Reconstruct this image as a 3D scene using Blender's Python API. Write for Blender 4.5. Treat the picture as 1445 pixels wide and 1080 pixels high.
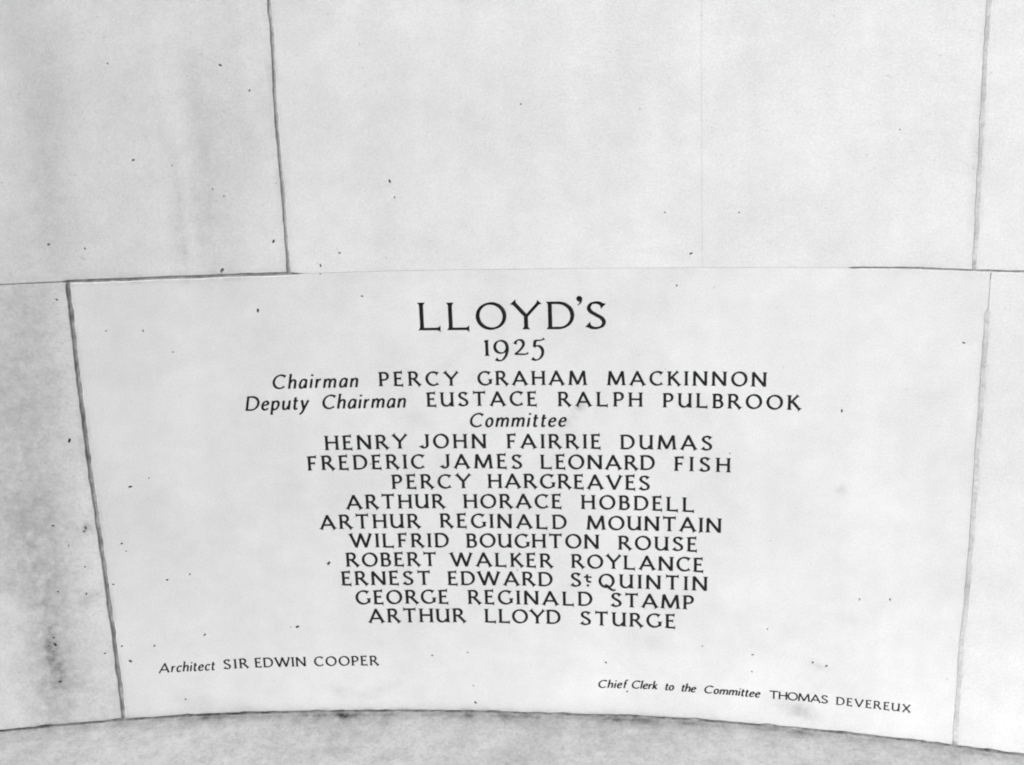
import bpy, math, random
from mathutils import Vector, Matrix
from mathutils.geometry import delaunay_2d_cdt
random.seed(7)
S = bpy.context.scene
for o in list(bpy.data.objects):
    bpy.data.objects.remove(o)

# ------------------------------------------------------------------ camera
R = 3.45                        # radius of the hollow, upright cylinder the wall is built on
EYE = Vector((0.0, 0.51977 * R, 1.55))
F_PX, YAW, PITCH, ROLL = 1644.61, -0.226510, 0.256968, 0.0336170   # focal length for a 1445 px wide picture

def turn(d):
    x, y, z = d
    c, s = math.cos(ROLL), math.sin(ROLL);   x, z = x*c + z*s, -x*s + z*c
    c, s = math.cos(PITCH), math.sin(PITCH); y, z = y*c + z*s, -y*s + z*c
    c, s = math.cos(YAW), math.sin(YAW);     x, y = x*c + y*s, -x*s + y*c
    return Vector((x, y, z))

RIGHT, FWD, UP = turn((1, 0, 0)), turn((0, 1, 0)), turn((0, 0, 1))
cam_data = bpy.data.cameras.new('camera')
cam = bpy.data.objects.new('camera', cam_data)
S.collection.objects.link(cam)
cam_data.sensor_fit = 'HORIZONTAL'
cam_data.sensor_width = 36.0
cam_data.lens = F_PX / 1445.0 * 36.0
cam_data.clip_start, cam_data.clip_end = 0.05, 200.0
m = Matrix.Identity(4)
for i, v in enumerate((RIGHT, UP, -FWD)):
    m[0][i], m[1][i], m[2][i] = v
m.translation = EYE
cam.matrix_world = m
S.camera = cam

# ------------------------------------------------------------------ light
SUN_EL, SUN_AZ = math.radians(48), math.radians(-36)   # azimuth measured from -y (out of the wall) towards -x
sun_dir = Vector((math.sin(SUN_AZ) * math.cos(SUN_EL), -math.cos(SUN_AZ) * math.cos(SUN_EL), math.sin(SUN_EL)))
world = bpy.data.worlds.new('World')
S.world = world
world.use_nodes = True
wn = world.node_tree
wn.nodes.clear()
sky = wn.nodes.new('ShaderNodeTexSky')
sky.sky_type = 'NISHITA'
sky.sun_disc = False
sky.sun_elevation = SUN_EL
sky.sun_rotation = math.atan2(sun_dir.x, sun_dir.y)
sky.dust_density = 4.0
grey = wn.nodes.new('ShaderNodeRGBToBW')               # black-and-white film: the sky lights without colour
bg = wn.nodes.new('ShaderNodeBackground')
bg.inputs['Strength'].default_value = 0.12
wo = wn.nodes.new('ShaderNodeOutputWorld')
wn.links.new(sky.outputs['Color'], grey.inputs['Color'])
wn.links.new(grey.outputs['Val'], bg.inputs['Color'])
wn.links.new(bg.outputs[0], wo.inputs['Surface'])
sl = bpy.data.lights.new('sun', 'SUN')
sl.energy = 1.3
sl.angle = math.radians(14)
sl.color = (1.0, 0.995, 0.985)
sun = bpy.data.objects.new('sun', sl)
S.collection.objects.link(sun)
sun.location = (-3, -3, 6)
sun.rotation_euler = (-sun_dir).to_track_quat('-Z', 'Y').to_euler()

S.view_settings.view_transform = 'Standard'
S.view_settings.look = 'None'
S.view_settings.gamma = 1.0
S.view_settings.use_curve_mapping = False
S.view_settings.exposure = 1.48
S.cycles.filter_width = 2.0

# ------------------------------------------------------------------ wall surface
def P(s, z, d=0.0):
    """point of the wall: s metres along the curve, z height, d metres into the stone"""
    t = s / R
    return Vector(((R + d) * math.sin(t), (R + d) * math.cos(t), z))

def at(px, py):
    """where the photograph's pixel falls on the wall, as (s, z)"""
    d = turn(((px - 722.5) / F_PX, 1.0, -(py - 540.0) / F_PX))
    a = d.x**2 + d.y**2
    b = 2 * (d.x * EYE.x + d.y * EYE.y)
    c = EYE.x**2 + EYE.y**2 - R * R
    t = (-b + math.sqrt(b*b - 4*a*c)) / (2*a)
    h = EYE + d * t
    return R * math.atan2(h.x, h.y), h.z

def pix(s, z):
    v = P(s, z) - EYE
    f = v.dot(FWD)
    return 722.5 + F_PX * v.dot(RIGHT) / f, 540.0 - F_PX * v.dot(UP) / f

def lerp_table(tab, x):
    if x <= tab[0][0]:
        (a, b), (c, d) = tab[0], tab[1]
        k = 0.0
        return b
    if x >= tab[-1][0]:
        return tab[-1][1]
    for (a, b), (c, d) in zip(tab, tab[1:]):
        if a <= x <= c:
            return b + (d - b) * (x - a) / (c - a)

def wob(x, seed, f, amp):
    """smooth one-dimensional wobble"""
    r = 0.0
    for k in range(4):
        r += math.sin(x * f * (1.9**k) + seed * (k + 1.7) * 2.31) / (1.6**k)
    return r * amp * 0.5

# joints: bed joints are z = f(s), upright joints are s = f(z)
J_TOP = [at(*q) for q in [(95.5,398.3),(143,396.7),(254.7,392.3),(318,390),(407.5,387),(560,382.3),(720,380.2),(977,378),(1201,378.2),(1300,379.2),(1392,383)]]
J_BOT = [at(*q) for q in [(60,1027),(175,1017),(250,1012),(330,1008),(400,1006.3),(490,1004.8),(600,1004.6),(681,1005.5),(740,1007.6),(816,1009.8),(892,1012),(975,1016.5),(1051,1022.6)]]
def upright(pts):
    q = [at(*a) for a in pts]
    q = sorted((z, s) for s, z in q)
    return q
J_UL = upright([(384,49),(390.7,178),(398.4,259),(407.4,381.5)])
J_LL = upright([(97,410),(111.7,540),(126.7,660),(141.7,760),(157,870),(169,961),(175,1015)])
J_MID = upright([(989.5,80),(990.5,230),(991,378)])
J_RU = upright([(1391,78),(1384,214),(1377,350),(1375.5,378)])
J_RL = upright([(1391.5,480),(1388,517),(1385,573),(1379.5,640),(1375,713),(1370.6,772),(1365,842),(1358,904),(1350,1019)])

S0, S1 = at(0, 540)[0] - 0.55, at(1445, 540)[0] + 0.55
ZT, Z_LEDGE = at(722, 0)[1] + 0.45, at(600, 1005)[1]
def f_top(s):  return lerp_table(J_TOP, s)
def f_bot(s):  return lerp_table(J_BOT, s)
def f_zt(s):   return ZT
def fv(tab):   return lambda z: lerp_table(tab, z)
def f_s0(z):   return S0
def f_s1(z):   return S1

class Joint:
    def __init__(self, f, seed, half, wobble=0.0006, vertical=False):
        self.f, self.seed, self.half, self.wobble, self.vertical = f, seed, half, wobble, vertical
    def edge(self, x, side, extra=0.0):
        h = self.half(x) if callable(self.half) else self.half
        extra *= min(1.0, (h / 0.0016) ** 2)
        w = wob(x, self.seed + side * 3.1, 60, self.wobble * min(1.0, h / 0.0012))
        return self.f(x) + side * (h + extra + abs(w) * 1.2) + w * 0.3

def mm(v): return v * 0.001
s_a, s_b = at(412, 387)[0], at(430, 387)[0]
s_c, s_d = at(1198, 378)[0], at(1203, 378)[0]
def top_half(s):
    if s < at(92, 398)[0]: return mm(0.14)
    if s < s_a: return mm(1.5)
    if s < s_b: return mm(1.5) + (s - s_a) / (s_b - s_a) * mm(-1.37)
    if s < s_c: return mm(0.13)
    if s < s_d: return mm(0.2) + (s - s_c) / (s_d - s_c) * mm(0.9)
    return mm(1.1)
zu = at(1384, 440)[1]
jt = Joint(f_top, 1, top_half)
jb = Joint(f_bot, 2, mm(1.9), 0.0016)
jul = Joint(fv(J_UL), 3, mm(1.6), 0.0011)
jll = Joint(fv(J_LL), 4, mm(2.2), 0.0014)
jmid = Joint(fv(J_MID), 5, mm(0.09))
jru = Joint(fv(J_RU), 6, mm(1.7), 0.0012)
jrl = Joint(fv(J_RL), 8, lambda z: mm(2.4) if z < zu else mm(0.5), 0.0010)
jz = Joint(f_zt, 9, 0.0); js0 = Joint(f_s0, 10, 0.0); js1 = Joint(f_s1, 11, 0.0)

def outline(bottom, right, top, left, extra, step=0.007):
    """counter-clockwise edge of a stone between four joints; extra widens the joint (the arris)"""
    def hz(j, side): return lambda s: j.edge(s, side, extra)
    b, t = hz(bottom, 1), hz(top, -1)
    r, l = hz(right, -1), hz(left, 1)
    def corner(h, v):
        z = 1.0
        s = v(h(0.0))
        for _ in range(8):
            z = h(s); s = v(z)
        return s, z
    c = [corner(b, l), corner(b, r), corner(t, r), corner(t, l)]
    pts = []
    n = max(2, int((c[1][0] - c[0][0]) / step))
    pts += [(s, b(s)) for s in (c[0][0] + (c[1][0] - c[0][0]) * i / n for i in range(n))]
    n2 = max(2, int((c[2][1] - c[1][1]) / step))
    pts += [(r(z), z) for z in (c[1][1] + (c[2][1] - c[1][1]) * i / n2 for i in range(n2))]
    n3 = n
    pts += [(s, t(s)) for s in (c[2][0] + (c[3][0] - c[2][0]) * i / n3 for i in range(n3))]
    pts += [(l(z), z) for z in (c[3][1] + (c[0][1] - c[3][1]) * i / n2 for i in range(n2))]
    return pts, n, n2

# ------------------------------------------------------------------ materials
def new_mat(name):
    mt = bpy.data.materials.new(name)
    mt.use_nodes = True
    nt = mt.node_tree
    b = nt.nodes['Principled BSDF']
    return mt, nt, b

def stone_mat(name, base, streak=0.06, grime=0.0, seed=0.0):
    mt, nt, b = new_mat(name)
    N, Lk = nt.nodes.new, nt.links.new
    uv = N('ShaderNodeUVMap'); uv.uv_map = 'UVMap'
    off = N('ShaderNodeVectorMath'); off.operation = 'ADD'
    off.inputs[1].default_value = (seed, seed * 1.7, seed * 0.3)
    Lk(uv.outputs[0], off.inputs[0])
    def noise(scale, detail=4, rough=0.55, stretch=(1, 1, 1)):
        mp = N('ShaderNodeMapping'); mp.inputs['Scale'].default_value = stretch
        Lk(off.outputs[0], mp.inputs['Vector'])
        n = N('ShaderNodeTexNoise')
        n.inputs['Scale'].default_value = scale
        n.inputs['Detail'].default_value = detail
        n.inputs['Roughness'].default_value = rough
        Lk(mp.outputs[0], n.inputs['Vector'])
        return n.outputs['Fac']
    def rng(v, a, b_, c, d):
        r = N('ShaderNodeMapRange')
        r.inputs['From Min'].default_value, r.inputs['From Max'].default_value = a, b_
        r.inputs['To Min'].default_value, r.inputs['To Max'].default_value = c, d
        Lk(v, r.inputs['Value'])
        return r.outputs['Result']
    def mul(a, b_):
        r = N('ShaderNodeMath'); r.operation = 'MULTIPLY'
        Lk(a, r.inputs[0])
        if isinstance(b_, float): r.inputs[1].default_value = b_
        else: Lk(b_, r.inputs[1])
        return r.outputs[0]
    cloud = rng(noise(6.0, 6, 0.6), 0.3, 0.7, 0.92, 1.04)
    mott = rng(noise(34.0, 6, 0.7), 0.3, 0.7, 0.95, 1.03)
    grain = rng(noise(420.0, 3, 0.7), 0.3, 0.7, 0.87, 1.08)
    strk = rng(noise(7.0, 3, 0.5, (1.6, 0.12, 1)), 0.35, 0.7, 1.0 + streak * 0.4, 1.0 - streak)
    v = mul(mul(cloud, mott), mul(grain, strk))
    # small dark flecks, thinly scattered
    fl = rng(noise(150.0, 2, 0.4), 0.745, 0.79, 1.0, 0.78)
    v = mul(v, fl)
    if grime:
        g = rng(noise(16.0, 8, 0.72), 0.42, 0.72, 1.0, 1.0 - grime)
        g2 = rng(noise(70.0, 5, 0.7), 0.5, 0.72, 1.0, 1.0 - grime * 0.7)
        g3 = rng(noise(190.0, 4, 0.75), 0.48, 0.68, 1.0, 1.0 - grime * 0.9)
        v = mul(mul(v, g3), mul(g, g2))
    at_ = N('ShaderNodeAttribute'); at_.attribute_name = 'stain'
    br = rng(noise(45.0, 7, 0.7), 0.28, 0.66, 0.25, 1.25)
    st = mul(at_.outputs['Fac'], br)
    inv = N('ShaderNodeMath'); inv.operation = 'SUBTRACT'; inv.use_clamp = True
    inv.inputs[0].default_value = 1.0
    Lk(st, inv.inputs[1])
    v = mul(v, inv.outputs[0])
    v = mul(v, float(base))
    cmb = N('ShaderNodeCombineColor')
    Lk(mul(v, 0.997), cmb.inputs[0]); Lk(v, cmb.inputs[1]); Lk(mul(v, 1.004), cmb.inputs[2])
    Lk(cmb.outputs[0], b.inputs['Base Color'])
    b.inputs['Roughness'].default_value = 0.88
    b.inputs['Specular IOR Level'].default_value = 0.25
    bp = N('ShaderNodeBump'); bp.inputs['Strength'].default_value = 0.35; bp.inputs['Distance'].default_value = 0.0012
    Lk(noise(260.0, 5, 0.7), bp.inputs['Height'])
    bp2 = N('ShaderNodeBump'); bp2.inputs['Strength'].default_value = 0.2; bp2.inputs['Distance'].default_value = 0.006
    Lk(noise(12.0, 3, 0.5), bp2.inputs['Height'])
    Lk(bp2.outputs[0], bp.inputs['Normal'])
    Lk(bp.outputs[0], b.inputs['Normal'])
    return mt

def plain_mat(name, col, rough=0.8, var=0.3, scale=300.0):
    mt, nt, b = new_mat(name)
    N, Lk = nt.nodes.new, nt.links.new
    tc = N('ShaderNodeTexCoord')
    n = N('ShaderNodeTexNoise'); n.inputs['Scale'].default_value = scale; n.inputs['Detail'].default_value = 4
    Lk(tc.outputs['Object'], n.inputs['Vector'])
    r = N('ShaderNodeMapRange')
    r.inputs['From Min'].default_value, r.inputs['From Max'].default_value = 0.3, 0.7
    r.inputs['To Min'].default_value, r.inputs['To Max'].default_value = col * (1 - var), col * (1 + var)
    Lk(n.outputs['Fac'], r.inputs['Value'])
    Lk(r.outputs['Result'], b.inputs['Base Color'])
    b.inputs['Roughness'].default_value = rough
    b.inputs['Specular IOR Level'].default_value = 0.2
    return mt

M_PLAQUE = stone_mat('dressed_limestone', 0.45, 0.045, 0.0, 0.0)
M_UPPER = stone_mat('wall_limestone', 0.45, 0.05, 0.0, 3.3)
M_STREAK = stone_mat('streaked_limestone', 0.435, 0.09, 0.03, 7.1)
M_GRIMY = stone_mat('grimy_limestone', 0.46, 0.06, 0.13, 11.4)
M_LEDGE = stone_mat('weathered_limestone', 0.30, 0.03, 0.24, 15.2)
M_MORTAR = stone_mat('lime_mortar', 0.43, 0.03, 0.26, 21.0)
M_PAINT = plain_mat('black_letter_paint', 0.009, 0.9, 0.5, 220.0)
M_DIRT = plain_mat('pit_dirt', 0.075, 0.95, 0.4, 400.0)

# ------------------------------------------------------------------ stains, and light falloff painted at the left edge: (x, y, half width, half height, lean, strength) along the wall
def seg_mark(px, py, x0, y0, x1, y1, w, k):
    dx, dy = x1 - x0, y1 - y0
    L2 = dx*dx + dy*dy
    t = max(0.0, min(1.0, ((px - x0) * dx + (py - y0) * dy) / L2))
    d2 = (px - x0 - dx*t)**2 + (py - y0 - dy*t)**2
    return k * math.exp(-d2 / (w*w)) * min(1.0, 0.35 + 1.3 * min(t + .2, 1.2 - t))
STAINS_FALLOFF = [
    (228, 165, 246, 250, 7, .10), (246, 250, 258, 395, 9, .22), (276, 90, 300, 395, 20, .15), (310, 240, 335, 390, 14, .07),
    (72, 60, 66, 395, 24, .07), (130, 280, 120, 340, 30, .05),
    (62, 420, 84, 620, 22, .08), (70, 700, 92, 1060, 40, .24), (60, 860, 72, 1010, 30, .20), (110, 960, 168, 1008, 30, .10),
    (72, 888, 84, 968, 6, .42), (116, 750, 124, 742, 4, .5), (120, 848, 140, 840, 9, .25), (58, 918, 72, 912, 3, .5), (40, 440, 52, 1150, 36, .15), (0, 420, 0, 1150, 60, .16), (40, 60, 44, 390, 40, .06),  # closing bands: left-edge stain, with the curved wall's light falloff painted in
    (575, 588, 605, 594, 8, .10), (800, 596, 822, 568, 4, .32), (1120, 998, 1146, 1010, 12, .30), (1085, 990, 1110, 1000, 12, .14),
    (470, 972, 495, 982, 7, .14), (505, 985, 560, 965, 4, .16), (260, 985, 300, 992, 14, .10),
    (1386, 520, 1380, 640, 5, .10), (1388, 120, 1376, 350, 7, .12),
    (1183, 688, 1189, 692, 5, .22), (1310, 640, 1330, 900, 60, .03), (660, 120, 720, 330, 70, .025), (880, 250, 900, 360, 60, .025),
    (1145, 936, 1165, 944, 3, .2), (918, 905, 922, 910, 9, .12), (1195, 870, 1215, 880, 16, .07),
]
def stain_falloff_at(s, z):
    px, py = pix(s, z)
    v = 0.0
    for x0, y0, x1, y1, w, k in STAINS_FALLOFF:
        if abs(px - x0) < 260 and abs(py - y0) < 420:
            v += seg_mark(px, py, x0, y0, x1, y1, w, k)
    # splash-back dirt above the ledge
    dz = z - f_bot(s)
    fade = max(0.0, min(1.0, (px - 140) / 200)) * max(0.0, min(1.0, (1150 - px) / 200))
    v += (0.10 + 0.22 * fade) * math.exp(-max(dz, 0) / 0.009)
    return min(v, 0.85)

# ------------------------------------------------------------------ mesh helpers
def link(me, name, mats, parent=None):
    o = bpy.data.objects.new(name, me)
    S.collection.objects.link(o)
    for mt in mats: me.materials.append(mt)
    if parent: o.parent = parent
    return o

def area2(p):
    return sum(a[0]*b[1] - b[0]*a[1] for a, b in zip(p, p[1:] + p[:1]))

def set_uv(me, sz):
    uv = me.uv_layers.new(name='UVMap')
    for lp in me.loops:
        uv.data[lp.index].uv = sz[lp.vertex_index]

def arris_dirt(q, joints):
    s, z = q
    v = 0.0
    for j, up in zip(joints, (False, True, False, True)):
        if j.half == 0.0: continue
        x, off = (z, s - j.f(z)) if up else (s, z - j.f(s))
        h = j.half(x) if callable(j.half) else j.half
        amt = min(1.0, h / 0.0018)
        if amt < .3: continue
        px = pix(s, z)[0]
        amt *= 0.34 - 0.18 * max(0.0, min(1.0, (px - 500) / 600))
        v += amt * math.exp(-max(0.0, abs(off) - h) / 0.0026) * (0.75 + wob(x, j.seed + 2, 45, 0.5))
    return max(0.0, v)

BEV_IN, BEV_D, THICK = 0.0011, 0.0016, 0.14

def build_stone(name, joints, mats, cuts=(), pits=(), grid=0.011):
    """a block of the wall. cuts: list of (depth, [polygons]) of sunk lettering; returns (object, [cut meshes])"""
    outer, na, nb = outline(*joints, 0.0)
    inner, _, _ = outline(*joints, BEV_IN)
    if len(inner) != len(outer):                     # keep both rings the same length
        c = (sum(p[0] for p in outer)/len(outer), sum(p[1] for p in outer)/len(outer))
        inner = [(p[0] + (c[0]-p[0]) * 0.002, p[1] + (c[1]-p[1]) * 0.004) for p in outer]
    V2 = [Vector(p) for p in inner]
    faces = [list(range(len(inner)))]
    owner = {0: 'stone'}
    for ci, (depth, polys) in enumerate(cuts):
        for pl in polys:
            if area2(pl) < 0: pl = pl[::-1]
            i0 = len(V2)
            V2 += [Vector(p) for p in pl]
            owner[len(faces)] = ci
            faces.append(list(range(i0, i0 + len(pl))))
    for (s, z, r) in pits:
        i0 = len(V2)
        n = 9
        ph = random.random() * 6
        for i in range(n):
            a = i / n * math.tau
            q = r * (1 + 0.35 * math.sin(2 * a + ph) + random.uniform(-.15, .15))
            V2.append(Vector((s + q * math.cos(a), z + q * math.sin(a))))
        owner[len(faces)] = 'pit'
        faces.append(list(range(i0, i0 + n)))
    for ex in (0.0042, 0.009):                       # rows of points along the arris, so its dirt can fade out quickly
        row = outline(*joints, ex)[0]
        if len(row) == len(inner):
            V2 += [Vector(p) for p, q in zip(row, inner) if 0.0015 < math.dist(p, q) < 0.02]
    lo_s, hi_s = min(p[0] for p in inner), max(p[0] for p in inner)
    lo_z, hi_z = min(p[1] for p in inner), max(p[1] for p in inner)
    s = lo_s + grid * 0.8
    while s < hi_s - grid * 0.5:
        z = lo_z + grid * 0.8
        while z < hi_z - grid * 0.5:
            V2.append(Vector((s + random.uniform(-.15, .15) * grid, z + random.uniform(-.15, .15) * grid)))
            z += grid
        s += grid
    vo, eo, fo, _, _, of = delaunay_2d_cdt(V2, [], faces, 0, 1e-7, True)
    kinds = []
    for f, src in zip(fo, of):
        if 0 not in src:
            kinds.append(None); continue
        k = 'stone'
        for i in src:
            if owner[i] == 'pit' and k == 'stone': k = 'pit'
            elif owner[i] != 'stone' and owner[i] != 'pit': k = owner[i]
        kinds.append(k)
    verts, sz, polys, mi, smooth = [], [], [], [], []
    front = {}
    def fvert(i):
        if i not in front:
            front[i] = len(verts)
            p = vo[i]
            verts.append(P(p.x, p.y)); sz.append((p.x, p.y))
        return front[i]
    def add(poly, mat, sm):
        polys.append(poly); mi.append(mat); smooth.append(sm)
    pitv = {}
    edge_k = {}
    for f, k in zip(fo, kinds):
        for a, b in zip(f, f[1:] + f[:1]):
            edge_k[(a, b)] = k
    for f, k in zip(fo, kinds):
        if k == 'stone':
            pa, pb, pc = (vo[i] for i in f)
            if (pb - pa).cross(pc - pa) < 0: f = f[::-1]
            add([fvert(i) for i in f], 0, True)
        elif k == 'pit':
            q = []
            for i in f:
                if i not in pitv:
                    pitv[i] = len(verts)
                    p = vo[i]
                    verts.append(P(p.x, p.y, 0.0022)); sz.append((p.x, p.y))
                q.append(pitv[i])
            add(q, 1, False)
    for (a, b), k in list(edge_k.items()):
        if k == 'pit' and edge_k.get((b, a)) == 'stone':
            q = len(verts)
            for i, d in ((a, 0.0), (b, 0.0), (b, 0.0022), (a, 0.0022)):
                p = vo[i]; verts.append(P(p.x, p.y, d)); sz.append((p.x, p.y))
            add([q, q + 1, q + 2, q + 3], 1, False)
    # arris, sides and back
    n = len(inner)
    base = len(verts)
    r0 = []                                           # a ring of its own, so the face keeps its own normals
    for p in inner:
        r0.append(len(verts)); verts.append(P(*p)); sz.append(p)
    rings = [r0]
    for d in (BEV_D, 0.02, THICK):
        ring = []
        for p in outer:
            ring.append(len(verts)); verts.append(P(p[0], p[1], d)); sz.append(p)
        rings.append(ring)
    for ra, rb in zip(rings, rings[1:]):
        for i in range(n):
            j = (i + 1) % n
            add([ra[j], ra[i], rb[i], rb[j]], 0, False)
    add(rings[-1][::-1], 0, False)
    me = bpy.data.meshes.new(name)
    me.from_pydata([tuple(v) for v in verts], [], polys)
    me.polygons.foreach_set('material_index', mi)
    me.polygons.foreach_set('use_smooth', smooth)
    set_uv(me, sz)
    nrm = []                                          # the dressed face takes the true normal of the curve
    for pl in me.polygons:
        for vi in pl.vertices:
            if smooth[pl.index]:
                t = sz[vi][0] / R
                nrm.append((-math.sin(t), -math.cos(t), 0.0))
            else:
                nrm.append(tuple(pl.normal))
    me.normals_split_custom_set(nrm)
    at_ = me.attributes.new('stain', 'FLOAT', 'POINT')
    at_.data.foreach_set('value', [min(.85, stain_falloff_at(*q) + arris_dirt(q, joints)) for q in sz])  # stains, arris dirt and the painted left-edge falloff in one value
    me.update()
    ob = link(me, name, mats)
    # sunk lettering: the painted floor and sides of each word
    words = []
    for ci, (depth, _) in enumerate(cuts):
        cv, cp, top, bot = [], [], {}, {}
        def tv(i, dct, d):
            if i not in dct:
                dct[i] = len(cv); p = vo[i]; cv.append(tuple(P(p.x, p.y, d)))
            return dct[i]
        for f, k in zip(fo, kinds):
            if k == ci: cp.append([tv(i, bot, depth) for i in f])
        for (a, b), k in edge_k.items():
            if k == ci and edge_k.get((b, a)) != ci:
                cp.append([tv(a, top, 0), tv(b, top, 0), tv(b, bot, depth), tv(a, bot, depth)])
        w = bpy.data.meshes.new('carved_word')
        w.from_pydata(cv, [], cp)
        w.update()
        words.append(w)
    return ob, words

# ------------------------------------------------------------------ letters, drawn as pen strokes in units of the cap height
def arc(cx, cy, rx, ry, a0, a1, n=None):
    n = n or max(6, int(abs(a1 - a0) / 12))
    return [(cx + rx * math.cos(math.radians(a0 + (a1 - a0) * i / n)), cy + ry * math.sin(math.radians(a0 + (a1 - a0) * i / n))) for i in range(n + 1)]
def spl(*p, n=6):
    p = list(p); q = [p[0]] + p + [p[-1]]
    out = []
    for i in range(1, len(q) - 2):
        a, b, c, d = q[i-1], q[i], q[i+1], q[i+2]
        for k in range(n):
            t = k / n
            out.append(tuple(0.5 * ((2*b[j]) + (-a[j]+c[j])*t + (2*a[j]-5*b[j]+4*c[j]-d[j])*t*t + (-a[j]+3*b[j]-3*c[j]+d[j])*t**3) for j in (0, 1)))
    out.append(p[-1])
    return out
def ln(x0, y0, x1, y1): return [(x0, y0), (x1, y1)]

# each glyph: (width, [(points, flare at start, flare at end)])
G = {}
def g(ch, w, *st): G[ch] = (w, st)
st = lambda x, a=0, b=1: (ln(x, b, x, a), 1, 1)
g('A', .98, (ln(.06, 0, .49, 1.0), 1, 0), (ln(.45, 1.0, .91, 0), 0, 1), (ln(.2, .31, .72, .31), 0, 0))
g('B', .64, st(.1), ([(.1, .955), (.28, .955)] + arc(.31, .745, .2, .21, 88, -88) + [(.1, .535)], 0, 0), ([(.1, .53), (.33, .53)] + arc(.35, .287, .22, .243, 88, -88) + [(.1, .045)], 0, 0))
g('C', .84, (arc(.48, .5, .42, .46, 46, 314), 1, 1))
g('D', .86, st(.1), ([(.1, .955), (.34, .955)] + arc(.36, .5, .43, .455, 88, -88) + [(.1, .045)], 0, 0))
g('E', .6, st(.1), (ln(.1, .955, .54, .955), 0, 2), (ln(.1, .53, .46, .53), 0, 1), (ln(.1, .045, .58, .045), 0, 2))
g('F', .56, st(.1), (ln(.1, .955, .54, .955), 0, 2), (ln(.1, .51, .46, .51), 0, 1))
g('G', .9, (arc(.48, .5, .42, .46, 46, 322), 1, 0), (ln(.81, .44, .81, .1), 1, 0))
g('H', .84, st(.1), st(.74), (ln(.1, .52, .74, .52), 0, 0))
g('I', .2, st(.1))
g('J', .52, ([(.43, 1), (.43, .3)] + arc(.235, .26, .195, .21, -5, -165), 1, 1))
g('K', .76, st(.1), (ln(.13, .45, .62, 1), 0, 1), (ln(.26, .6, .74, 0), 0, 1))
g('L', .72, st(.1), (ln(.1, .045, .68, .045), 0, 2))
g('M', 1.12, (ln(.08, 0, .16, 1), 1, 0), (ln(.15, 1, .56, .05), 0, 0), (ln(.55, .05, .95, 1), 0, 0), (ln(.95, 1, 1.03, 0), 0, 1))
g('N', .9, (ln(.1, 0, .1, 1), 1, 0), (ln(.08, .99, .79, .03), 0, 0), (ln(.8, 1, .8, 0), 1, 0))
g('O', .96, (arc(.48, .5, .42, .46, 90, 275), 0, 0), (arc(.48, .5, .42, .46, -90, 95), 0, 0))
g('P', .62, st(.1), ([(.1, .955), (.3, .955)] + arc(.32, .7, .24, .255, 88, -88) + [(.16, .445)], 0, 0))
g('Q', .98, (arc(.48, .5, .42, .46, 90, 275), 0, 0), (arc(.48, .5, .42, .46, -90, 95), 0, 0), (spl((.36, .2), (.5, .16), (.72, -.08), (.9, -.17), (1.04, -.12)), 0, 0))
g('R', .78, st(.1), ([(.1, .955), (.3, .955)] + arc(.32, .725, .22, .23, 88, -88) + [(.1, .495)], 0, 0), (ln(.33, .5, .75, 0), 0, 1))
g('S', .66, (spl((.57, .82), (.47, .92), (.34, .955), (.19, .915), (.115, .77), (.18, .63), (.34, .52), (.51, .4), (.58, .26), (.52, .11), (.35, .045), (.19, .07), (.07, .18)), 1, 1))
g('T', .84, st(.42), (ln(.03, .95, .81, .95), 2, 2))
g('U', .84, ([(.1, 1), (.1, .33)] + arc(.37, .32, .27, .275, 180, 330) + [(.72, .3)], 1, 0), st(.73))
g('V', .92, (ln(.05, 1, .47, 0), 1, 0), (ln(.45, 0, .86, 1), 0, 1))
g('W', 1.36, (ln(.04, 1, .4, 0), 1, 0), (ln(.38, 0, .69, 1), 0, 0), (ln(.66, 1, 1.0, 0), 0, 0), (ln(.98, 0, 1.31, 1), 0, 1))
g('X', .84, (ln(.06, 1, .78, 0), 1, 1), (ln(.06, 0, .76, 1), 1, 1))
g('Y', .9, (ln(.04, 1, .46, .46), 1, 0), (ln(.87, 1, .44, .46), 1, 0), (ln(.44, .5, .44, 0), 0, 1))
# lower case, upright here and slanted when set
g('h', .52, (ln(.08, 1.06, .08, 0), 1, 0), (spl((.08, .36), (.2, .57), (.33, .62), (.43, .52), (.44, .38)) + [(.44, 0)], 0, 0))
g('a', .54, (spl((.44, .56), (.3, .64), (.16, .56), (.08, .34), (.09, .14), (.2, .03), (.33, .1), (.44, .3)), 0, 0), (ln(.46, .65, .46, 0), 0, 0))
g('i', .18, (ln(.09, .65, .09, 0), 0, 0), (ln(.09, .97, .09, .84), 0, 0))
g('r', .36, (ln(.08, .65, .08, 0), 0, 0), (spl((.08, .36), (.19, .56), (.34, .61)), 0, 1))
g('m', .84, (ln(.08, .65, .08, 0), 0, 0), (spl((.08, .36), (.19, .57), (.3, .62), (.4, .52), (.41, .38)) + [(.41, 0)], 0, 0), (spl((.41, .36), (.52, .57), (.63, .62), (.74, .52), (.75, .38)) + [(.75, 0)], 0, 0))
g('n', .52, (ln(.08, .65, .08, 0), 0, 0), (spl((.08, .36), (.2, .57), (.33, .62), (.43, .52), (.44, .38)) + [(.44, 0)], 0, 0))
g('e', .48, (ln(.08, .33, .42, .4), 0, 0), (spl((.42, .38), (.42, .5), (.36, .6), (.26, .625), (.13, .53), (.07, .32), (.12, .12), (.25, .035), (.36, .06), (.46, .14)), 0, 0))
g('p', .54, (ln(.08, .65, .08, -.32), 0, 1), (spl((.08, .42), (.2, .58), (.33, .61), (.44, .5), (.45, .3), (.36, .1), (.22, .03), (.08, .14)), 0, 0))
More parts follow.
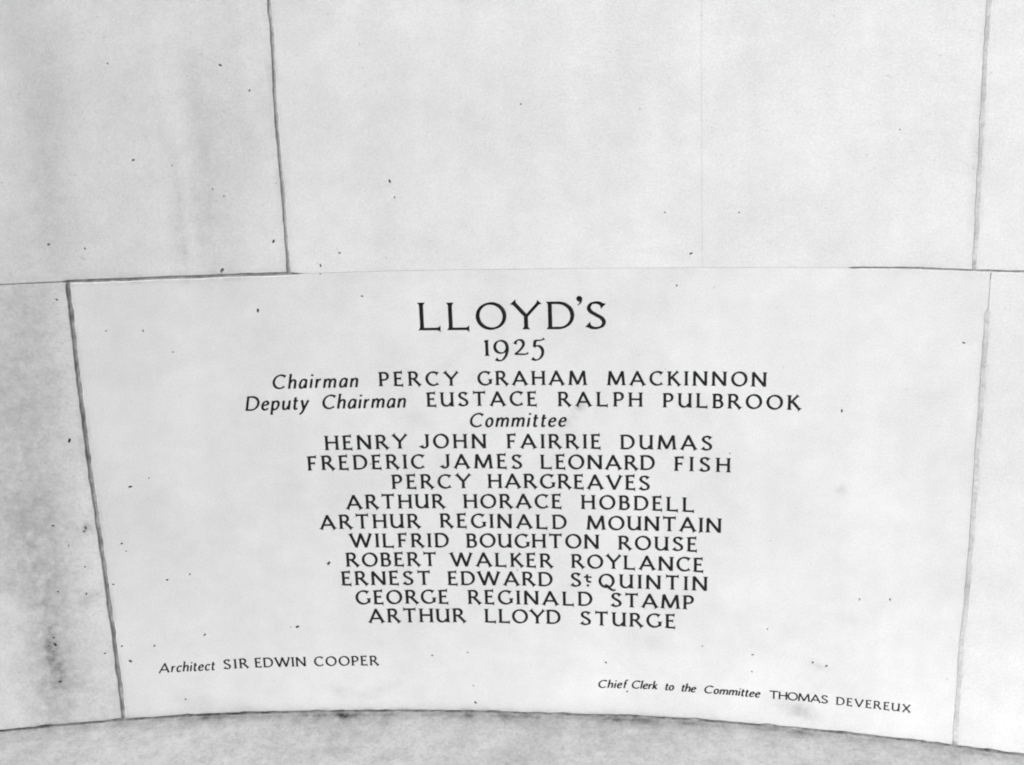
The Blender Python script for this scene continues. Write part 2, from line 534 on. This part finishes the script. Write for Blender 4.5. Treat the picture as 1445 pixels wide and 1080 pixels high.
g('u', .54, ([(.08, .65)] + spl((.08, .26), (.11, .1), (.22, .03), (.34, .1), (.45, .3)), 0, 0), (ln(.46, .65, .46, 0), 0, 0))
g('t', .34, ([(.14, .86)] + spl((.14, .2), (.17, .06), (.25, .03), (.34, .08)), 0, 0), (ln(.02, .61, .32, .61), 0, 0))
g('y', .52, (ln(.05, .65, .24, .02), 0, 0), (spl((.47, .65), (.3, .16), (.16, -.2), (.0, -.34)), 0, 0))
g('o', .52, (arc(.26, .325, .19, .295, 90, 275), 0, 0), (arc(.26, .325, .19, .295, -90, 95), 0, 0))
g('c', .46, (spl((.43, .52), (.34, .61), (.22, .61), (.1, .48), (.07, .28), (.13, .09), (.26, .03), (.43, .12)), 1, 0))
g('k', .48, (ln(.08, 1.06, .08, 0), 1, 0), (ln(.1, .27, .4, .64), 0, 0), (ln(.17, .36, .45, 0), 0, 0))
g('f', .36, (spl((.4, 1.0), (.3, 1.05), (.2, .98), (.17, .8), (.17, .5)) + [(.17, 0)], 0, 0), (ln(.04, .61, .34, .61), 0, 0))
g('l', .17, (ln(.08, 1.06, .08, 0), 1, 0))
# old-style numerals, unit = their short height
g('1', .3, (ln(.15, 1, .15, 0), 1, 2), (ln(.0, .88, .15, .97), 0, 0))
g('9', 1.02, (arc(.47, .55, .38, .39, 90, 275), 0, 0), (arc(.47, .55, .38, .39, -90, 95), 0, 0), (spl((.85, .58), (.86, .34), (.76, 0.0), (.54, -.27), (.3, -.3), (.14, -.2)), 0, 1))
g('2', .95, (spl((.1, .7), (.16, .86), (.32, .96), (.52, .92), (.62, .74), (.55, .52), (.3, .24), (.06, .07)), 1, 0), (spl((.06, .07), (.3, .07), (.6, .06), (.78, .08), (.9, .16)), 0, 0))
g('5', .95, (spl((.3, .92), (.55, .92), (.75, .96), (.88, 1.04)), 0, 1), (ln(.31, .93, .25, .5), 0, 0), (spl((.25, .5), (.42, .58), (.6, .54), (.74, .36), (.76, .12), (.66, -.12), (.46, -.28), (.26, -.3), (.1, -.2)), 0, 1))
SET = {'1': .3, '9': 1.02, '2': .95, '5': .95}

def stroke_polys(glyph, thick, thin, flare, wide=1.0, nib=18.0):
    out = []
    for pts, fa, fb in G[glyph][1]:
        pts = [(x * wide, y) for x, y in pts]
        p = []
        for a, b in zip(pts, pts[1:]):                  # even out long straight runs so flares have points to act on
            d = math.dist(a, b)
            k = max(1, int(d / 0.05)) if len(pts) < 6 or d > .12 else 1
            p += [(a[0] + (b[0]-a[0]) * i / k, a[1] + (b[1]-a[1]) * i / k) for i in range(k)]
        p.append(pts[-1])
        acc = [0.0]
        for a, b in zip(p, p[1:]): acc.append(acc[-1] + math.dist(a, b))
        tot = acc[-1]
        lft, rgt = [], []
        for i, q in enumerate(p):
            a, b = p[max(i-1, 0)], p[min(i+1, len(p)-1)]
            dx, dy = b[0]-a[0], b[1]-a[1]
            L = math.hypot(dx, dy) or 1e-9
            ang = math.degrees(math.atan2(dy, dx))
            w = thin + (thick - thin) * abs(math.sin(math.radians(ang - nib)))**1.2
            for fl, dist in ((fa, acc[i]), (fb, tot - acc[i])):
                if fl:
                    k = max(0.0, 1 - dist / 0.13)
                    w *= 1 + flare * (1.7 if fl == 2 else 1.0) * k * k
            nx, ny = -dy / L * w / 2, dx / L * w / 2
            lft.append((q[0] + nx, q[1] + ny)); rgt.append((q[0] - nx, q[1] - ny))
        out.append(rgt + lft[::-1])
    return out

def word_polys(text, x0, x1, y0, y1, cap_px, thick=.15, thin=.1, flare=.45, slant=0.0, wide=1.0, jitter=.006):
    """lay a word along the wall between the places seen at (x0, y0) and (x1, y1); cap_px: seen letter height"""
    if 15 < cap_px < 30: cap_px *= 1.06; y0 += .4; y1 += .4
    a, b = at(x0, y0), at(x1, y1)
    H = at(x0, y0 - cap_px)[1] - a[1]
    total = (b[0] - a[0]) / H
    ws = [G[c][0] * wide for c in text]
    if slant: total -= slant * (0.6 if text[-1].islower() else .95)
    n = len(text)
    track = (total - sum(ws)) / max(1, n - 1) if n > 1 else 0
    k = 1.0
    if n > 1 and track < .02:
        track = .02
        k = (total - track * (n - 1)) / sum(ws)
    polys = []
    x = 0.0
    for c, w in zip(text, ws):
        dy = random.uniform(-jitter, jitter) * 1.5; dx = random.uniform(-jitter, jitter) * 2
        sc = 1 + random.uniform(-.012, .012)
        for pl in stroke_polys(c, thick, thin, flare, wide):
            q = []
            for (u, v) in pl:
                uu = x + (u * k + slant * v) + dx
                vv = v * sc + dy
                f = uu / max((b[0] - a[0]) / H, .01)
                q.append((a[0] + uu * H, a[1] + (b[1] - a[1]) * f + vv * H))
            polys.append(q)
        x += w * k + track
    return polys

def base_line(tab):
    return lambda x: lerp_table(tab, x)
CAP = dict(thick=.2, thin=.115, flare=.9, wide=1.07)
ITA = dict(thick=.175, thin=.115, flare=.35, slant=.2, wide=1.06)
LINES = [
    (base_line([(593,466.4),(690,465.4),(741,464.9),(774,464.9),(842,464.8)]), 39.0, [("LLOYD", 591.8, 811, 'big')]),
    (base_line([(395,549),(504.5,546.3),(538.6,544.8),(638,544),(764,543.3),(859,543.5),(943,544),(1080,545.5)]), 18.8,
     [("Chairman", 384, 507, 'ita'), ("PERCY", 535.5, 647, 'cap'), ("GRAHAM", 674.5, 827.5, 'cap'), ("MACKINNON", 857.5, 1081.5, 'cap')]),
    (base_line([(348,579.5),(472,576.7),(573,575),(604,573.6),(755,572.5),(790,573.3),(904.5,573.8),(937,574.6),(1127,578.7)]), 19.0,
     [("Deputy", 346, 437, 'ita'), ("Chairman", 454, 574, 'ita'), ("EUSTACE", 603, 758, 'cap'), ("RALPH", 788, 906.5, 'cap'), ("PULBROOK", 936, 1129, 'cap')]),
    (base_line([(662,602.8),(800,602.2)]), 18.8, [("Committee", 662, 800, 'ita')]),
    (base_line([(461,635.4),(565,632.9),(641,632.5),(761,632.5),(847,633.2),(982,635.4)]), 19.0,
     [("HENRY", 459.5, 575, 'cap'), ("JOHN", 593.5, 686.5, 'cap'), ("FAIRRIE", 716, 848, 'cap'), ("DUMAS", 876, 1005, 'cap')]),
    (base_line([(436,663.8),(573,661.2),(643,660.8),(764,661.5),(905,662.8),(1029,666.4)]), 19.0,
     [("FREDERIC", 435.3, 600, 'cap'), ("JAMES", 623, 737, 'cap'), ("LEONARD", 763.5, 924, 'cap'), ("FISH", 952, 1030.5, 'cap')]),
    (base_line([(555,689.8),(690,688.7),(790,689.4),(883,691),(916,691.8)]), 19.0,
     [("PERCY", 554, 664.5, 'cap'), ("HARGREAVES", 689, 917, 'cap')]),
    (base_line([(490,718.6),(570,717),(615,716.8),(785,717.5),(825,718.4),(975,722.2)]), 18.8,
     [("ARTHUR", 489.5, 628, 'cap'), ("HORACE", 655, 793, 'cap'), ("HOBDELL", 821, 980.5, 'cap')]),
    (base_line([(452,747),(523,745.6),(621,744.6),(735,745.6),(828,747.2),(1017,751.7)]), 18.8,
     [("ARTHUR", 452, 593.5, 'cap'), ("REGINALD", 622, 799.5, 'cap'), ("MOUNTAIN", 828.5, 1017.5, 'cap')]),
    (base_line([(495,772.6),(620,772.2),(770,773.4),(840,774.4),(880,775.7),(984,778.3)]), 18.6,
     [("WILFRID", 494.5, 633.5, 'cap'), ("BOUGHTON", 659, 845, 'cap'), ("ROUSE", 873, 984, 'cap')]),
    (base_line([(490,799.7),(604,798.6),(763,800.6),(808,801.4),(881,803.2),(992,807.2)]), 18.4,
     [("ROBERT", 489.5, 616.5, 'cap'), ("WALKER", 636.5, 780, 'cap'), ("ROYLANCE", 807, 993, 'cap')]),
    (base_line([(483,826),(600,825.2),(633,825.4),(762,826.7),(903,830.6),(997,834)]), 18.4,
     [("ERNEST", 483, 608, 'cap'), ("EDWARD", 633, 779.5, 'cap'), ("QUINTIN", 845.5, 998, 'cap')]),
    (base_line([(503,852.8),(575,851.5),(630,851.6),(670,852.3),(820,854.7),(870,856.2),(968,860.2)]), 18.4,
     [("GEORGE", 503, 633.5, 'cap'), ("REGINALD", 661, 836, 'cap'), ("STAMP", 862, 978.5, 'cap')]),
    (base_line([(522,878.6),(589,877.4),(685,878.3),(774,880),(848,882.7),(952,886.7)]), 18.2,
     [("ARTHUR", 521, 657, 'cap'), ("LLOYD", 685, 791, 'cap'), ("STURGE", 819, 953, 'cap')]),
    (base_line([(225,950),(305,945.6),(332,943.2),(362,942.2),(425,940.6),(534,939)]), 13.4,
     [("Architect", 224, 304.5, 'ita'), ("SIR", 316, 350.8, 'cap'), ("EDWIN", 360.5, 432, 'cap'), ("COOPER", 444, 534.5, 'cap')]),
    (base_line([(848,970.6),(885,971.4),(925,972.8),(997.8,978.6),(1072,984.6),(1091,986),(1138,989.6),(1182,994.8),(1223,1000),(1284,1006)]), 11.0,
     [("Chief", 843.5, 885, 'chief'), ("Clerk", 890.5, 928.5, 'chief'), ("to", 937.5, 952, 'chief'), ("the", 960.5, 982.5, 'chief'),
      ("Committee", 993, 1073, 'chief'), ("THOMAS", 1085.5, 1168.5, 'capb'), ("DEVEREUX", 1180, 1284.5, 'cap')]),
]
STYLE = {'cap': CAP, 'ita': ITA, 'big': dict(thick=.15, thin=.08, flare=1.0, wide=1.14), 'chief': dict(thick=.21, thin=.14, flare=.2, slant=.22, wide=1.15), 'capb': dict(thick=.2, thin=.14, flare=.4, wide=1.2)}

cuts, word_info = [], []
for f, cap, words in LINES:
    for (t, x0, x1, sty) in words:
        polys = word_polys(t, x0, x1, f(x0), f(x1), cap, **STYLE[sty])
        if sty == 'big':                               # apostrophe and S of the heading belong to the same word
            polys += word_polys('S', 826, 862, 464.8, 464.6, 39.0, **STYLE['big'])
            a = at(812, 464.8); H = at(812, 425.8)[1] - a[1]; o = at(811.5, 464.8)[0]
            blob = arc(.17, 1.10, .108, .108, 0, 345, 14)
            tail = spl((.277, 1.11), (.27, 1.02), (.22, .93), (.12, .86), (.105, .88), (.165, .95), (.18, 1.03))
            polys += [[(o + u * H, a[1] + v * H) for u, v in q] for q in (blob, tail)]
        cuts.append((0.0022 if sty == 'big' else 0.0014 if cap > 15 else 0.0010, polys))
        word_info.append((t, sty))
# the date, in old-style figures
polys = []
for c, x0, x1, yb in (('1', 684.0, 691, 502.6), ('9', 696.5, 721, 502.2), ('2', 725, 747, 501.6), ('5', 748.5, 771, 501.4)):
    a = at(x0, yb); H = at(x0, yb - 22.5)[1] - a[1]
    for pl in stroke_polys(c, .2, .085, .5):
        polys.append([(a[0] + u * H, a[1] + v * H) for u, v in pl])
cuts.append((0.0016, polys)); word_info.append(('1925', 'date'))
# the abbreviated saint's name: capital S, raised t with a dot under it
polys = word_polys('S', 805, 820, 827.6, 828.0, 18.4, **CAP)
a = at(824.0, 821.5); H = at(824.0, 803.1)[1] - a[1]
for pl in ([(.15, .6), (.31, .6), (.31, 0.12), (.52, .08), (.52, -.05), (.3, -.06), (.15, .06)], [(.0, .45), (.55, .45), (.55, .32), (.0, .32)], arc(.28, -.26, .1, .1, 0, 330, 10)):
    polys.append([(a[0] + u * H, a[1] + v * H) for u, v in pl])
cuts.append((0.0014, polys)); word_info.append(('St', 'cap'))

# ------------------------------------------------------------------ pits in the stone faces
PITS = {
    'plaque': [(364,438.5,2.2),(452,381.0+6,1.0),(511,418,1.4),(1188,580,1.8),(464,795,2.6),(420,884.5,2.4),(289,896,1.8),(218,911.5,1.6),(184,933,2.4),(184,687,2.2),
               (210,675,1.1),(236,818.5,1.8),(268,810.5,1.4),(172,767,1.6),(178,778,1.0),(160,825,1.4),(202,467,1.3),(244,497,1.2),(150,467,1.2),(1147,935,1.6),(1166,940,1.7),(1062,924,1.5),
               (410,885,1.0),(262,987,1.5),(671,991.5,2.0),(610,925,1.5),(660,921,1.3),(855,935,1.5),(885,976,1.3),(987,752,1.0),(1360,484,1.6),(668,968,1.2),(172,912,1.5),
               (1213,846,1.3),(991,912,1.1),(1256,846,1.4),(814,421,1.0),(955,403,1.2),(1083,888,1.2),(730,805,1.0),(1061,948,1.2),(1030,640,1.0),(523,655,1.0)],
    'upper_left': [(386,340.5,2.2),(313.5,382,3.0),(311,92,1.9),(352,128,1.5),(188,226,1.6),(152,90,1.2),(69,345,1.7),(120,351,1.3),(316,277,1.2),(300,267,1.1),(243,234,1.0)],
    'upper_mid': [(550,256,2.0),(557,279,1.2),(452.5,375,1.5),(452,389-15,1.0),(479,357,1.5),(975,358,1.8),(938,300,1.1),(735,147,1.2)],
    'upper_right': [(1043,300,1.0),(1270,183,1.0)],
    'lower_left': [(98,622,2.5),(75,742,1.8),(80,423,1.5),(121,745,2.0),(119,750,1.6),(78,910,2.6),(76,900,1.6),(97,770,1.2),(148,922,1.6),(82,835,1.4),(120,800,1.3),(85,962,2.2),(122,838,1.5)],
    'ledge': [],
}
def pit_list(k):
    out = []
    for x, y, r in PITS[k]:
        s, z = at(x, y)
        out.append((s, z, r * 0.00105))
    return out
def loose(n, s0, s1, z0, z1, r=0.0011):
    return [(random.uniform(s0, s1), random.uniform(z0, z1), random.uniform(.45, 1) * r) for _ in range(n)]

def tag(o, label, cat, group=None, kind=None):
    o['label'] = label; o['category'] = cat
    if group: o['group'] = group
    if kind: o['kind'] = kind

# ------------------------------------------------------------------ the wall
GRP = 'plain stones of the curved wall'
plaque, words = build_stone('inscribed_stone', (jb, jrl, jt, jll), [M_PLAQUE, M_DIRT], cuts, pit_list('plaque'), 0.010)
tag(plaque, 'wide pale foundation stone carved with black lettering, set above the ledge', 'foundation stone')
for me, (t, sty) in zip(words, word_info):
    w = link(me, 'date' if sty == 'date' else 'heading' if sty == 'big' else 'carved_word', [M_PAINT], plaque)
    if sty == 'big': w['label'] = 'large carved heading in black capitals'
    elif sty == 'date': w['label'] = 'black carved date 1925 in old-style figures'
    elif sty in ('ita', 'chief'): w['label'] = 'black slanted lettering reading ' + t

ul, _ = build_stone('wall_stone', (jt, jul, jz, js0), [M_STREAK, M_DIRT], (), pit_list('upper_left'), 0.014)
tag(ul, 'streaked pale grey stone at the upper left, beside the dark upright joint', 'stone', GRP)
um, _ = build_stone('wall_stone', (jt, jmid, jz, jul), [M_UPPER, M_DIRT], (), pit_list('upper_mid'), 0.014)
tag(um, 'clean white stone above the heading, right of the dark upright joint', 'stone', GRP)
ur, _ = build_stone('wall_stone', (jt, jru, jz, jmid), [M_UPPER, M_DIRT], (), pit_list('upper_right'), 0.014)
tag(ur, 'clean white stone above the upper right corner of the inscribed stone', 'stone', GRP)
ue, _ = build_stone('wall_stone', (jt, js1, jz, jru), [M_UPPER, M_DIRT], (), (), 0.014)
tag(ue, 'narrow strip of white stone at the far right edge, above the bed joint', 'stone', GRP)
ll, _ = build_stone('wall_stone', (jb, jll, jt, js0), [M_GRIMY, M_DIRT], (), pit_list('lower_left'), 0.010)
tag(ll, 'grimy stained grey stone left of the inscribed stone, above the ledge', 'stone', GRP)
lr, _ = build_stone('wall_stone', (jb, js1, jt, jrl), [M_UPPER, M_DIRT], (), (), 0.014)
tag(lr, 'narrow strip of white stone right of the inscribed stone, below the bed joint', 'stone', GRP)

# mortar bedding seen at the bottom of the joints
def sweep(name, profile, mats, s0, s1, step, zf=None, smooth=True, stain=None):
    """sweep a closed (depth, height) profile along the curve; zf(s) lifts it with the bed joint"""
    n = int((s1 - s0) / step)
    verts, sz, polys = [], [], []
    k = len(profile)
    run = [0.0]
    for a, b in zip(profile, profile[1:]): run.append(run[-1] + math.dist(a, b))
    for i in range(n + 1):
        s = s0 + (s1 - s0) * i / n
        lift = zf(s) if zf else 0.0
        for j, (d, z) in enumerate(profile):
            verts.append(tuple(P(s, z + lift + wob(s, j * 1.3, 22, 0.0005), d + wob(s, j * 2.7 + 5, 31, 0.0006)))); sz.append((s, run[j]))
    for i in range(n):
        for j in range(k):
            a, b = i * k + j, i * k + (j + 1) % k
            polys.append([a, b, b + k, a + k])
    polys.append(list(range(k))[::-1]); polys.append([n * k + j for j in range(k)])
    me = bpy.data.meshes.new(name)
    me.from_pydata(verts, [], polys)
    set_uv(me, sz)
    at_ = me.attributes.new('stain', 'FLOAT', 'POINT')
    at_.data.foreach_set('value', [stain(s, profile[i % k]) if stain else 0.0 for i, (s, _) in enumerate(sz)])
    if smooth: me.polygons.foreach_set('use_smooth', [True] * (n * k) + [False, False])
    me.update()
    return link(me, name, mats)

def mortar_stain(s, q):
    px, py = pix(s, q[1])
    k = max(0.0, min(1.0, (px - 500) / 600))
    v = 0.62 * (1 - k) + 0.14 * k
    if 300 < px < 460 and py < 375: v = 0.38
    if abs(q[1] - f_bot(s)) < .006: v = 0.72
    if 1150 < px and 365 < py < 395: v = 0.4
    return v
def mortar_strips():
    verts, sz, polys = [], [], []
    def strip(f, a, b, along_s, depth, hw=0.009, step=0.004):
        n = int((b - a) / step)
        base = len(verts)
        for i in range(n + 1):
            x = a + (b - a) * i / n
            for k in (-1, -.3, .3, 1):
                q = (x, f(x) + k * hw) if along_s else (f(x) + k * hw, x)
                for dd in (depth + wob(x, depth * 900 + k, 90, 0.00035), 0.014):
                    verts.append(tuple(P(q[0], q[1], dd))); sz.append(q)
        for i in range(n):
            r, t = base + i * 8, base + i * 8 + 8
            for k in range(3):
                polys.append([r + 2*k, r + 2*k + 2, t + 2*k + 2, t + 2*k])
                polys.append([r + 2*k + 1, t + 2*k + 1, t + 2*k + 3, r + 2*k + 3])
            polys.append([r, t, t + 1, r + 1]); polys.append([r + 6, r + 7, t + 7, t + 6])
        for r in (base, base + n * 8):
            polys.append([r, r + 1, r + 3, r + 2]); polys.append([r + 2, r + 3, r + 5, r + 4]); polys.append([r + 4, r + 5, r + 7, r + 6])
    zt0 = f_top(0.0)
    strip(f_top, S0, S1, True, 0.0015)
    strip(f_bot, S0, S1, True, 0.0022)
    for tab, lo, hi, d in ((J_UL, 0, ZT, .0019), (J_MID, 0, ZT, .0006), (J_RU, 0, ZT, .0010), (J_LL, None, 0, .0018), (J_RL, None, 0, .0010)):
        f = fv(tab)
        sm = tab[0][1] if lo == 0 else tab[-1][1]
        a = f_top(sm) + .0092 if lo == 0 else f_bot(tab[0][1]) + .0092
        b = hi if lo == 0 else f_top(sm) - .0092
        strip(f, a, b, False, d)
    me = bpy.data.meshes.new('mortar_bed')
    me.from_pydata(verts, [], polys)
    set_uv(me, sz)
    at_ = me.attributes.new('stain', 'FLOAT', 'POINT')
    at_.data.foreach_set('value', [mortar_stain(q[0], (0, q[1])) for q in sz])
    me.update()
    return link(me, 'mortar_bed', [M_MORTAR])
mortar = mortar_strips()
tag(mortar, 'grey lime mortar showing in the joints between the pale stones', 'mortar')

# base course: its weathered top projects into the room of the curve
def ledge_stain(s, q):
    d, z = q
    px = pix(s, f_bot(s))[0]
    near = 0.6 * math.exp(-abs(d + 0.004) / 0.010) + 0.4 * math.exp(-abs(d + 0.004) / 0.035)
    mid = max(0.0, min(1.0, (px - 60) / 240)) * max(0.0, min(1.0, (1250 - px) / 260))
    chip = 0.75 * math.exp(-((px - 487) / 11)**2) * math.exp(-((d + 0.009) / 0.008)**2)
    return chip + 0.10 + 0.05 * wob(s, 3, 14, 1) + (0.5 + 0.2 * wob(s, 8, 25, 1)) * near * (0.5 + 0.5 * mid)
prof = [(0.14, -0.0016), (0.006, -0.0016), (0.0, -0.0022), (-0.004, -0.0030), (-0.008, -0.0032), (-0.013, -0.0036), (-0.020, -0.0042), (-0.032, -0.0055), (-0.05, -0.0075), (-0.08, -0.011),
        (-0.13, -0.016), (-0.20, -0.024), (-0.26, -0.031), (-0.275, -0.036), (-0.281, -0.048), (-0.281, -0.40), (0.14, -0.40)]
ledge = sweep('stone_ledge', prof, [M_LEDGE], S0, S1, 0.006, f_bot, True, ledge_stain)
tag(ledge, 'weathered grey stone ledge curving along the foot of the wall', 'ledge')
